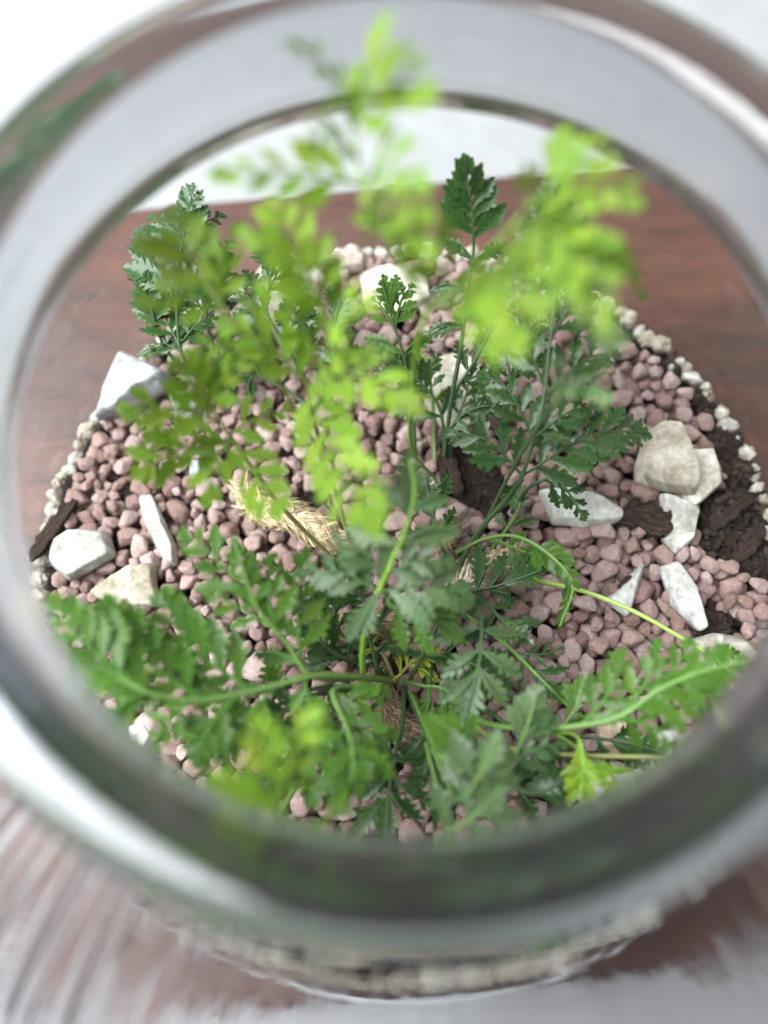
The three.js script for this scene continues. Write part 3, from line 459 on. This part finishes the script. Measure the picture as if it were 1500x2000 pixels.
frond({ leaf: 'lime', stalk: 'green', s: [[850, 900, 0.002]], r: [[846, 800, 0.008], [838, 740, 0.012], [812, 690, 0.016]], o: DK, p: [[0.1, 880, 760], [0.2, 800, 770], [0.5, 860, 700]], tip: 0.4 });
frond({ leaf: 'dark', stalk: 'dark', s: [[880, 890, 0.003]], r: [[880, 840, 0.012], [920, 800, 0.016], [985, 790, 0.018]], o: DK, p: [[0.1, 915, 730], [0.4, 975, 745], [0.4, 945, 850]], tip: 0.35 });
// right hand frond in focus
frond({ leaf: 'dark', stalk: 'dark', thick: 1.25, label: 'sharp dark green frond right of the middle with broad lobed pinnae', s: [[890, 1118, 0.004], [930, 1045, 0.014], [980, 985, 0.026]], r: [[1018, 932, 0.034], [1040, 860, 0.041], [1060, 790, 0.046], [1072, 690, 0.052], [1085, 560, 0.060], [1075, 350, 0.068]], o: { ...DK, step: 0.0054, lobe: 0.0024 },
  p: [[0.005, 1270, 845, 0.001, 1.0], [0.01, 868, 842, 0.001, 1.1], [0.0, 985, 985, -0.006, 1.1, -0.1], [0.15, 1172, 795, 0, 0.9], [0.15, 935, 725, 0.001, 1.0], [0.3, 1212, 690, -0.002, 1.0], [0.33, 980, 640, 0.002], [0.5, 1180, 560], [0.52, 1010, 520], [0.68, 1150, 470], [0.7, 1020, 430]], tip: 0.68 });
frond({ leaf: 'dark', stalk: 'dark', s: [[1000, 1000, 0.006]], r: [[1045, 945, 0.026], [1085, 935, 0.028], [1142, 1015, 0.024]], o: { ...DK, step: 0.0048 }, p: [], tip: 0.15, tw: 1.0 });
frond({ leaf: 'blue', stalk: 'green', s: [[960, 1075, 0.004]], r: [[985, 1040, 0.010], [1010, 1000, 0.014], [1025, 955, 0.017]], o: DK, p: [[0.1, 965, 1000], [0.15, 1045, 1010], [0.5, 985, 960]], tip: 0.4 });
frond({ leaf: 'mid', stalk: 'green', thick: 0.9, label: 'single drooping serrated leaf over the pink gravel at right', s: [[892, 1080, 0.006], [950, 1052, 0.018]], r: [[1010, 1048, 0.026], [1075, 1085, 0.030], [1118, 1140, 0.029], [1094, 1222, 0.024]], o: { ...DK, depth: 0.25, step: 0.0036, ang: 0.75 }, p: [], tip: 0.08, tw: 0.5 });
frond({ leaf: 'mid', stalk: 'green', s: [[950, 1052, 0.018]], r: [[985, 1062, 0.016], [1015, 1075, 0.015], [1050, 1085, 0.013]], o: DK, p: [[0.1, 1025, 1040], [0.2, 1000, 1100]], tip: 0.3 });
frond({ leaf: 'dark', stalk: 'dark', s: [[895, 1180, 0.010]], r: [[925, 1155, 0.018], [970, 1145, 0.022], [1062, 1112, 0.025]], o: DK, p: [[0.05, 940, 1070], [0.25, 985, 1085], [0.2, 1000, 1170], [0.45, 1030, 1085]], tip: 0.4 });
frond({ leaf: 'mid', stalk: 'pale', thick: 1.1, label: 'long bare yellow green stalk crossing the gravel at right', s: [[1040, 1132, 0.012], [1140, 1155, 0.016], [1240, 1195, 0.020], [1330, 1245, 0.022]], r: [[1376, 1272, 0.023], [1400, 1290, 0.023], [1425, 1310, 0.022]], o: MD, p: [[0.2, 1440, 1270], [0.2, 1370, 1320]], tip: 0.2 });
// centre
frond({ leaf: 'blue', stalk: 'young', thick: 1.25, label: 'blue green frond in the middle on a hairy lime green stalk', s: [[714, 1358, 0.018], [708, 1280, 0.034], [722, 1195, 0.048]], r: [[738, 1160, 0.053], [762, 1105, 0.058], [790, 1040, 0.062], [810, 960, 0.065], [800, 895, 0.067]], o: { ...MD, step: 0.0046 },
  p: [[0.02, 575, 1120, -0.002, 0.9], [0.03, 690, 1250, -0.004, 1.0, -0.05], [0.02, 925, 1180, -0.003, 1.0], [0.12, 650, 1045, 0.002, 1.1], [0.18, 885, 1100, 0.002, 1.1], [0.4, 690, 1030], [0.42, 882, 1035], [0.62, 745, 950], [0.64, 865, 970]], tip: 0.6 });
frond({ leaf: 'mid', stalk: 'green', s: [[870, 1100, 0.01]], r: [[760, 1180, 0.046], [800, 1195, 0.045], [890, 1205, 0.042]], o: DK, p: [[0.1, 785, 1260], [0.35, 835, 1270], [0.4, 880, 1150], [0.6, 900, 1250]], tip: 0.4 });
frond({ leaf: 'blue', stalk: 'dark', label: 'dark blue green frond hanging down in the middle', s: [[890, 1120, 0.008], [930, 1180, 0.028]], r: [[940, 1215, 0.034], [938, 1280, 0.038], [925, 1340, 0.040], [905, 1405, 0.040]], o: DK,
  p: [[0.05, 858, 1245, -0.002], [0.08, 1020, 1240, -0.003], [0.3, 870, 1310], [0.32, 1012, 1310], [0.5, 985, 1370], [0.55, 875, 1370]], tip: 0.5 });
frond({ leaf: 'dark', stalk: 'dark', s: [[890, 1130, 0.008]], r: [[950, 1180, 0.022], [990, 1220, 0.026], [1030, 1250, 0.028]], o: DK, p: [[0.1, 1000, 1180], [0.2, 930, 1250], [0.5, 1050, 1220]], tip: 0.3 });
frond({ leaf: 'dark', stalk: 'green', s: [[910, 1200, 0.012]], r: [[1000, 1270, 0.022], [1050, 1320, 0.026], [1110, 1380, 0.026]], o: { ...DK, fat: 0.6 }, p: [[0.05, 1100, 1265], [0.2, 1010, 1340], [0.4, 1105, 1310], [0.5, 1050, 1400]], tip: 0.4 });
frond({ leaf: 'yellow', stalk: 'olive', label: 'yellowing lacy leaflets in the heart of the fern', s: [[760, 1340, 0.004]], r: [[780, 1320, 0.012], [810, 1290, 0.018], [850, 1275, 0.022]], o: { ...DK, fat: 0.8 }, p: [[0.05, 775, 1265], [0.1, 765, 1330], [0.3, 790, 1240], [0.4, 850, 1330]], tip: 0.3 });
frond({ leaf: 'yellow', stalk: 'olive', s: [[770, 1330, 0.004]], r: [[750, 1280, 0.006], [730, 1262, 0.008], [700, 1240, 0.010]], o: { ...DK, fat: 0.6 }, p: [[0.3, 700, 1280], [0.5, 750, 1235]], tip: 0.3 });
frond({ leaf: 'mid', stalk: 'green', s: [[790, 1330, 0.006]], r: [[830, 1340, 0.016], [865, 1345, 0.02], [905, 1380, 0.02]], o: DK, p: [[0.1, 835, 1290], [0.1, 830, 1400], [0.5, 880, 1310], [0.4, 870, 1400]], tip: 0.3 });
// lower left
frond({ leaf: 'mid', stalk: 'green', thick: 1.35, label: 'large mid green frond spreading to the left edge of the jar', axis: [1.2, 1.3, 1.7], s: [[770, 1330, 0.010], [690, 1322, 0.034]], r: [[612, 1320, 0.046], [540, 1338, 0.051], [480, 1352, 0.054], [390, 1366, 0.058], [285, 1350, 0.062], [180, 1290, 0.064]], o: { ...MD, step: 0.0052, lobe: 0.0021, thick: 1.15 },
  p: [[0.30, 318, 1150, 0.002, 1.05], [0.52, 205, 1165, 0.002, 1.0], [0.74, 100, 1160, 0.001, 0.95], [0.18, 455, 1470, -0.003, 1.0], [0.36, 385, 1500, -0.003, 1.1], [0.55, 300, 1470, -0.003, 1.0], [0.75, 215, 1420, -0.002, 1.0], [0.05, 660, 1440, -0.003, 1.0]], tip: 0.72 });
frond({ leaf: 'mid', stalk: 'green', thick: 1.2, label: 'upright mid green frond with a pale folded tip at lower left', axis: [1.2, 1.3, 1.7], s: [[690, 1325, 0.032]], r: [[606, 1318, 0.046], [560, 1255, 0.052], [505, 1190, 0.057], [455, 1050, 0.062]], o: { ...MD, step: 0.0060, lobe: 0.0021, thick: 1.15 },
  p: [[0.12, 598, 1075, 0.001, 0.9, 0.08], [0.1, 505, 1275, -0.002, 0.8], [0.38, 535, 1080, 0.001, 1.0], [0.4, 400, 1160, 0, 0.9], [0.58, 350, 1035, 0, 0.9]], tip: 0.55, tw: 0.8 });
frond({ leaf: 'dark', stalk: 'dark', s: [[720, 1300, 0.01]], r: [[690, 1290, 0.024], [645, 1270, 0.030], [590, 1200, 0.034]], o: DK, p: [[0.1, 700, 1230], [0.2, 600, 1300], [0.5, 650, 1200]], tip: 0.3 });
frond({ leaf: 'mid', stalk: 'green', label: 'broad leafed frond below the middle at left', s: [[740, 1345, 0.02], [690, 1340, 0.036]], r: [[650, 1350, 0.044], [680, 1430, 0.050], [690, 1500, 0.054], [665, 1590, 0.056]], o: { ...MD, step: 0.006, lobe: 0.003, depth: 0.3, fat: 1.3 },
  p: [[0.02, 762, 1352, -0.004], [0.08, 560, 1430], [0.25, 775, 1440, -0.002, 1.2], [0.35, 590, 1510], [0.5, 760, 1510], [0.62, 600, 1570]], tip: 0.5 });
frond({ leaf: 'dark', stalk: 'dark', s: [[700, 1340, 0.016]], r: [[600, 1350, 0.032], [540, 1400, 0.038], [460, 1450, 0.042]], o: { ...DK, fat: 1.2 }, p: [[0.1, 620, 1440], [0.2, 530, 1340], [0.4, 540, 1490], [0.5, 460, 1400]], tip: 0.3 });
frond({ leaf: 'dark', stalk: 'dark', s: [[740, 1330, 0.012]], r: [[735, 1300, 0.020], [722, 1250, 0.024], [700, 1200, 0.026]], o: DK, p: [[0.1, 680, 1290], [0.2, 760, 1255]], tip: 0.3 });
// lower middle
frond({ leaf: 'dark', stalk: 'dark', thick: 1.1, label: 'dark frond pointing at the near rim in the lower middle', s: [[790, 1340, 0.004], [784, 1430, 0.018]], r: [[770, 1480, 0.026], [762, 1530, 0.030], [752, 1640, 0.034]], o: DK,
  p: [[0.02, 850, 1480, -0.002], [0.02, 735, 1430], [0.2, 720, 1560], [0.25, 850, 1570, -0.002, 1.1], [0.45, 815, 1600], [0.5, 690, 1620]], tip: 0.5 });
frond({ leaf: 'mid', stalk: 'green', s: [[800, 1350, 0.006], [880, 1500, 0.04]], r: [[935, 1490, 0.052], [900, 1440, 0.056], [845, 1400, 0.058]], o: { ...MD, depth: 0.15, fat: 1.15 }, p: [[0.3, 920, 1400, 0, 1.0], [0.3, 850, 1470]], tip: 0.2 });
frond({ leaf: 'blue', stalk: 'green', label: 'silvery blue green frond close to the near rim', s: [[810, 1360, 0.006], [870, 1520, 0.036]], r: [[905, 1560, 0.056], [940, 1510, 0.060], [975, 1440, 0.063]], o: { ...MD, step: 0.0042 }, p: [[0.05, 870, 1490, 0, 1.1], [0.05, 1005, 1530], [0.3, 885, 1440], [0.35, 1000, 1480]], tip: 0.35 });
frond({ leaf: 'blue', stalk: 'green', label: 'silvery frond half hidden behind the near rim', s: [[810, 1360, 0.006], [860, 1560, 0.04]], r: [[880, 1620, 0.054], [930, 1590, 0.058], [980, 1540, 0.060]], o: { ...MD, step: 0.0044 }, p: [[0.05, 850, 1540], [0.1, 850, 1660], [0.3, 960, 1640], [0.4, 900, 1530], [0.5, 1010, 1600]], tip: 0.3 });
frond({ leaf: 'blue', stalk: 'green', label: 'small silvery green frond with a pointed tip left of the lime leaflets', s: [[880, 1380, 0.006], [960, 1540, 0.03]], r: [[995, 1495, 0.040], [1028, 1425, 0.044], [1052, 1338, 0.046]], o: { ...DK, depth: 0.3 }, p: [[0.05, 1108, 1455, -0.001, 1.1], [0.1, 970, 1440], [0.35, 1085, 1400, 0, 0.9], [0.35, 1000, 1400, 0, 0.9]], tip: 0.3, tw: 1.3 });
frond({ leaf: 'dark', stalk: 'dark', s: [[890, 1390, 0.006]], r: [[985, 1520, 0.026], [1040, 1550, 0.030], [1108, 1520, 0.032]], o: DK, p: [[0.1, 1060, 1490], [0.2, 1050, 1600], [0.5, 1110, 1560], [0.05, 960, 1590]], tip: 0.3 });
// lower right
frond({ leaf: 'mid', stalk: 'green', thick: 1.4, label: 'large mid green frond spreading to the lower right edge', axis: [1.2, 1.4, 1.6], s: [[880, 1360, 0.006], [950, 1412, 0.022], [1050, 1424, 0.036]], r: [[1130, 1418, 0.042], [1210, 1400, 0.046], [1290, 1346, 0.049], [1370, 1312, 0.051], [1462, 1290, 0.052]], o: { ...MD, step: 0.0052, lobe: 0.0021, thick: 1.15 },
  p: [[0.02, 1215, 1268, 0.001, 1.05], [0.26, 1285, 1250, 0.001, 1.0], [0.42, 1352, 1248, 0, 1.0], [0.6, 1420, 1262, 0, 0.9], [0.24, 1320, 1470, -0.003, 1.0], [0.42, 1395, 1400, -0.003, 1.1], [0.6, 1440, 1375, -0.002, 1.0]], tip: 0.6 });
frond({ leaf: 'mid', stalk: 'green', s: [[950, 1412, 0.020]], r: [[1080, 1430, 0.030], [1120, 1390, 0.032], [1140, 1330, 0.034]], o: DK, p: [[0.1, 1060, 1380], [0.2, 1160, 1400], [0.5, 1100, 1340]], tip: 0.3 });
frond({ leaf: 'dark', stalk: 'olive', thick: 1.3, label: 'olive stalk running right above the near rim', s: [[900, 1400, 0.006], [1000, 1462, 0.020], [1100, 1474, 0.026], [1240, 1478, 0.030]], r: [[1310, 1478, 0.032], [1350, 1480, 0.032], [1400, 1500, 0.030]], o: MD, p: [[0.2, 1370, 1430], [0.2, 1340, 1540]], tip: 0.2 });
frond({ leaf: 'dark', stalk: 'dark', s: [[960, 1420, 0.016]], r: [[1150, 1440, 0.020], [1220, 1450, 0.024], [1300, 1470, 0.026]], o: DK, p: [[0.1, 1190, 1490], [0.3, 1255, 1500], [0.3, 1240, 1420]], tip: 0.3 });
frond({ leaf: 'lime', stalk: 'young', label: 'small lime green frond below the large right hand frond', s: [[960, 1420, 0.014], [1080, 1430, 0.028]], r: [[1128, 1440, 0.034], [1140, 1490, 0.036], [1150, 1560, 0.035]], o: { ...DK, fat: 0.7 }, p: [[0.1, 1115, 1560], [0.3, 1200, 1540], [0.3, 1125, 1600], [0.5, 1210, 1500]], tip: 0.3 });
frond({ leaf: 'lime', stalk: 'young', s: [[1080, 1430, 0.020]], r: [[1180, 1500, 0.024], [1205, 1530, 0.025], [1225, 1580, 0.024]], o: { ...DK, fat: 0.6 }, p: [[0.1, 1230, 1500], [0.3, 1170, 1570]], tip: 0.3 });
// ferns near the rim that only show through the glass shoulder
frond({ leaf: 'mid', stalk: 'green', s: [[640, 1420, 0.006], [520, 1640, 0.022]], r: [[470, 1720, 0.024], [420, 1770, 0.022], [370, 1800, 0.018]], o: MD, p: [[0.1, 400, 1720], [0.15, 480, 1800], [0.5, 360, 1760]], tip: 0.3 });
frond({ leaf: 'mid', stalk: 'green', s: [[900, 1420, 0.006], [1000, 1660, 0.022]], r: [[1040, 1760, 0.022], [1060, 1810, 0.020], [1060, 1860, 0.016]], o: MD, p: [[0.1, 980, 1830], [0.15, 1120, 1800], [0.5, 1010, 1870]], tip: 0.3 });
// more old dark fronds crowding the heart of the plant
frond({ leaf: 'dark', stalk: 'dark', s: [[800, 1330, 0.006]], r: [[820, 1290, 0.022], [850, 1230, 0.028], [900, 1150, 0.032]], o: DK, p: [[0.05, 765, 1260], [0.08, 900, 1300], [0.3, 800, 1190], [0.35, 930, 1240], [0.6, 850, 1140], [0.6, 945, 1180]], tip: 0.45 });
frond({ leaf: 'dark', stalk: 'dark', s: [[760, 1330, 0.006]], r: [[700, 1270, 0.024], [650, 1220, 0.030], [600, 1150, 0.034]], o: DK, p: [[0.05, 700, 1190], [0.08, 610, 1290], [0.35, 660, 1140], [0.35, 560, 1230], [0.6, 560, 1170]], tip: 0.45 });
frond({ leaf: 'dark', stalk: 'dark', s: [[800, 1360, 0.006]], r: [[830, 1430, 0.022], [860, 1490, 0.028], [890, 1560, 0.030]], o: DK, p: [[0.05, 780, 1480], [0.08, 920, 1440], [0.3, 810, 1540], [0.35, 940, 1510], [0.6, 850, 1600]], tip: 0.4 });
frond({ leaf: 'dark', stalk: 'dark', s: [[760, 1360, 0.006]], r: [[690, 1400, 0.024], [610, 1430, 0.030], [520, 1440, 0.034]], o: DK, p: [[0.05, 690, 1480], [0.1, 640, 1360], [0.35, 590, 1510], [0.4, 560, 1370], [0.65, 510, 1500]], tip: 0.4 });
frond({ leaf: 'dark', stalk: 'dark', s: [[900, 1380, 0.006]], r: [[970, 1400, 0.022], [1030, 1460, 0.026], [1090, 1540, 0.028]], o: DK, p: [[0.05, 960, 1480], [0.1, 1060, 1410], [0.4, 1020, 1540], [0.45, 1120, 1480]], tip: 0.4 });
frond({ leaf: 'dark', stalk: 'dark', s: [[880, 1100, 0.006]], r: [[860, 1060, 0.018], [845, 1000, 0.024], [830, 930, 0.028]], o: DK, p: [[0.05, 790, 1040], [0.1, 890, 1000], [0.4, 795, 960], [0.5, 875, 930]], tip: 0.4 });

frond({ leaf: 'dark', stalk: 'dark', s: [[500, 760, 0.003]], r: [[420, 680, 0.020], [400, 590, 0.030], [420, 500, 0.038]], o: DK, p: [[0.05, 350, 640], [0.1, 480, 620], [0.35, 345, 550], [0.4, 470, 540], [0.65, 370, 480], [0.7, 455, 470]], tip: 0.45 });
frond({ leaf: 'dark', stalk: 'dark', s: [[420, 760, 0.003]], r: [[330, 690, 0.022], [300, 620, 0.032], [290, 530, 0.040]], o: DK, p: [[0.05, 275, 690], [0.1, 375, 640], [0.4, 260, 600], [0.4, 345, 570], [0.7, 262, 520]], tip: 0.4 });
frond({ leaf: 'dark', stalk: 'dark', s: [[690, 790, 0.003]], r: [[660, 720, 0.018], [650, 650, 0.026], [670, 570, 0.032]], o: DK, p: [[0.05, 610, 680], [0.1, 715, 680], [0.4, 615, 610], [0.4, 715, 610], [0.7, 640, 560]], tip: 0.45 });
frond({ leaf: 'dark', stalk: 'dark', s: [[860, 860, 0.004]], r: [[960, 800, 0.022], [1010, 720, 0.030], [1040, 620, 0.036]], o: DK, p: [[0.05, 930, 740], [0.1, 1030, 790], [0.35, 960, 660], [0.4, 1080, 690], [0.65, 1000, 590], [0.7, 1080, 600]], tip: 0.45 });
frond({ leaf: 'dark', stalk: 'dark', s: [[740, 1340, 0.006]], r: [[650, 1400, 0.028], [570, 1480, 0.036], [500, 1560, 0.040]], o: DK, p: [[0.05, 580, 1390], [0.1, 690, 1490], [0.35, 510, 1460], [0.4, 610, 1560], [0.7, 460, 1530]], tip: 0.4 });
frond({ leaf: 'mid', stalk: 'dark', s: [[740, 1340, 0.006]], r: [[560, 1370, 0.030], [460, 1420, 0.038], [370, 1480, 0.042]], o: MD, p: [[0.05, 520, 1290], [0.1, 530, 1460], [0.35, 430, 1350], [0.4, 440, 1510], [0.7, 350, 1420]], tip: 0.4 });
frond({ leaf: 'dark', stalk: 'dark', s: [[830, 1340, 0.006]], r: [[860, 1280, 0.020], [930, 1300, 0.026], [1000, 1360, 0.028]], o: DK, p: [[0.05, 900, 1230], [0.1, 880, 1360], [0.4, 980, 1270], [0.4, 930, 1400]], tip: 0.4 });
frond({ leaf: 'dark', stalk: 'dark', s: [[780, 1300, 0.006]], r: [[750, 1230, 0.026], [700, 1160, 0.034], [640, 1100, 0.038]], o: DK, p: [[0.05, 690, 1230], [0.1, 780, 1150], [0.4, 630, 1170], [0.45, 710, 1090]], tip: 0.4 });

// furry creeping stems
const fur = std(0xffffff, { vertexColors: true, roughness: 0.9 });
function rhizome(pts, r, label, tone, n = 1500) { n *= 2;
  const c = curve(pts.map(W)), sh = new Sheet(), P = V(), T = V(), N = 40, ring = 14; let prev = null;
  for (let i = 0; i <= N; i++) {
    const u = i / N; c.getPointAt(u, P); c.getTangentAt(u, T); const a = T.clone().cross(up).normalize(), b = a.clone().cross(T), now = [];
    for (let k = 0; k < ring; k++) { const q = k / ring * 6.2832, e = Math.pow(Math.sin(Math.PI * clamp(u * 0.94 + 0.03, 0, 1)), 0.35), rad = r * e * (0.35 + 1.25 * fbm(u * 12 + 3, k * 0.9, r * 900, 3)), m = tone.map((x) => x * (0.45 + 0.5 * noise3(u * 30, k, 3))); now.push(sh.v(P.clone().addScaledVector(a, rad * Math.cos(q)).addScaledVector(b, rad * Math.sin(q)), m)); }
    if (prev) for (let k = 0; k < ring; k++) { const m = (k + 1) % ring; sh.i.push(prev[k], now[k], prev[m], prev[m], now[k], now[m]); } prev = now;
  }
  const R = add('rhizome', sh.geo(), fur, fern); R.userData.label = label;
  const f = new Sheet();
  for (let i = 0; i < n; i++) {
    const u = rr(0.02, 0.98), q = rnd() * 6.2832; c.getPointAt(u, P); c.getTangentAt(u, T); const a = T.clone().cross(up).normalize(), b = a.clone().cross(T), o = a.clone().multiplyScalar(Math.cos(q)).addScaledVector(b, Math.sin(q));
    const e = Math.pow(Math.sin(Math.PI * clamp(u * 0.94 + 0.03, 0, 1)), 0.35), s = P.clone().addScaledVector(o, r * e * 0.92), dir = T.clone().multiplyScalar(rr(0.4, 1.4) * (rnd() < 0.3 ? -1 : 1)).addScaledVector(o, rr(0.0, 0.55)).addScaledVector(o.clone().cross(T), rr(-0.6, 0.6)).normalize(), l = rr(0.0022, 0.0066), w = rr(0.00016, 0.00036), k = rr(0.3, 1.45), col = tone.map((x) => x * k), sd = dir.clone().cross(o).normalize();
    let p0 = null; for (let j = 0; j <= 3; j++) { const t = j / 3, x = s.clone().addScaledVector(dir, l * t).addScaledVector(o, -l * 0.35 * t * t), ww = w * (1 - 0.7 * t), A = f.v(x.clone().addScaledVector(sd, ww), col), B = f.v(x.clone().addScaledVector(sd, -ww), col); if (p0) f.i.push(p0[0], p0[1], A, p0[1], B, A); p0 = [A, B]; }
  }
  tag(add('fur', f.geo(), fur, R), null, null, null, 'stuff');
}
const TAN = [0.68, 0.53, 0.33], UMBER = [0.34, 0.245, 0.15];
rhizome([[468, 948, 0.006], [505, 990, 0.007], [570, 1010, 0.008], [640, 1042, 0.009], [705, 1058, 0.007]], 0.0038, 'tan furry creeping stem over the gravel left of the middle', TAN, 2600);
rhizome([[600, 1250, 0.006], [680, 1228, 0.008], [770, 1210, 0.008]], 0.0034, null, UMBER, 1400);
rhizome([[868, 1175, 0.008], [900, 1150, 0.010], [925, 1125, 0.012]], 0.0027, null, [0.62, 0.55, 0.42], 900);
rhizome([[740, 1330, 0.004], [770, 1400, 0.006], [810, 1430, 0.007], [850, 1410, 0.005]], 0.0034, null, UMBER, 1600);
rhizome([[862, 1085, 0.003], [878, 1050, 0.006], [884, 1030, 0.007]], 0.0020, null, [0.40, 0.30, 0.2], 500);
rhizome([[972, 1100, 0.003], [986, 1088, 0.006], [1000, 1078, 0.006]], 0.0024, null, [0.70, 0.56, 0.40], 500);

//FERN1
renderer.render(scene, camera);
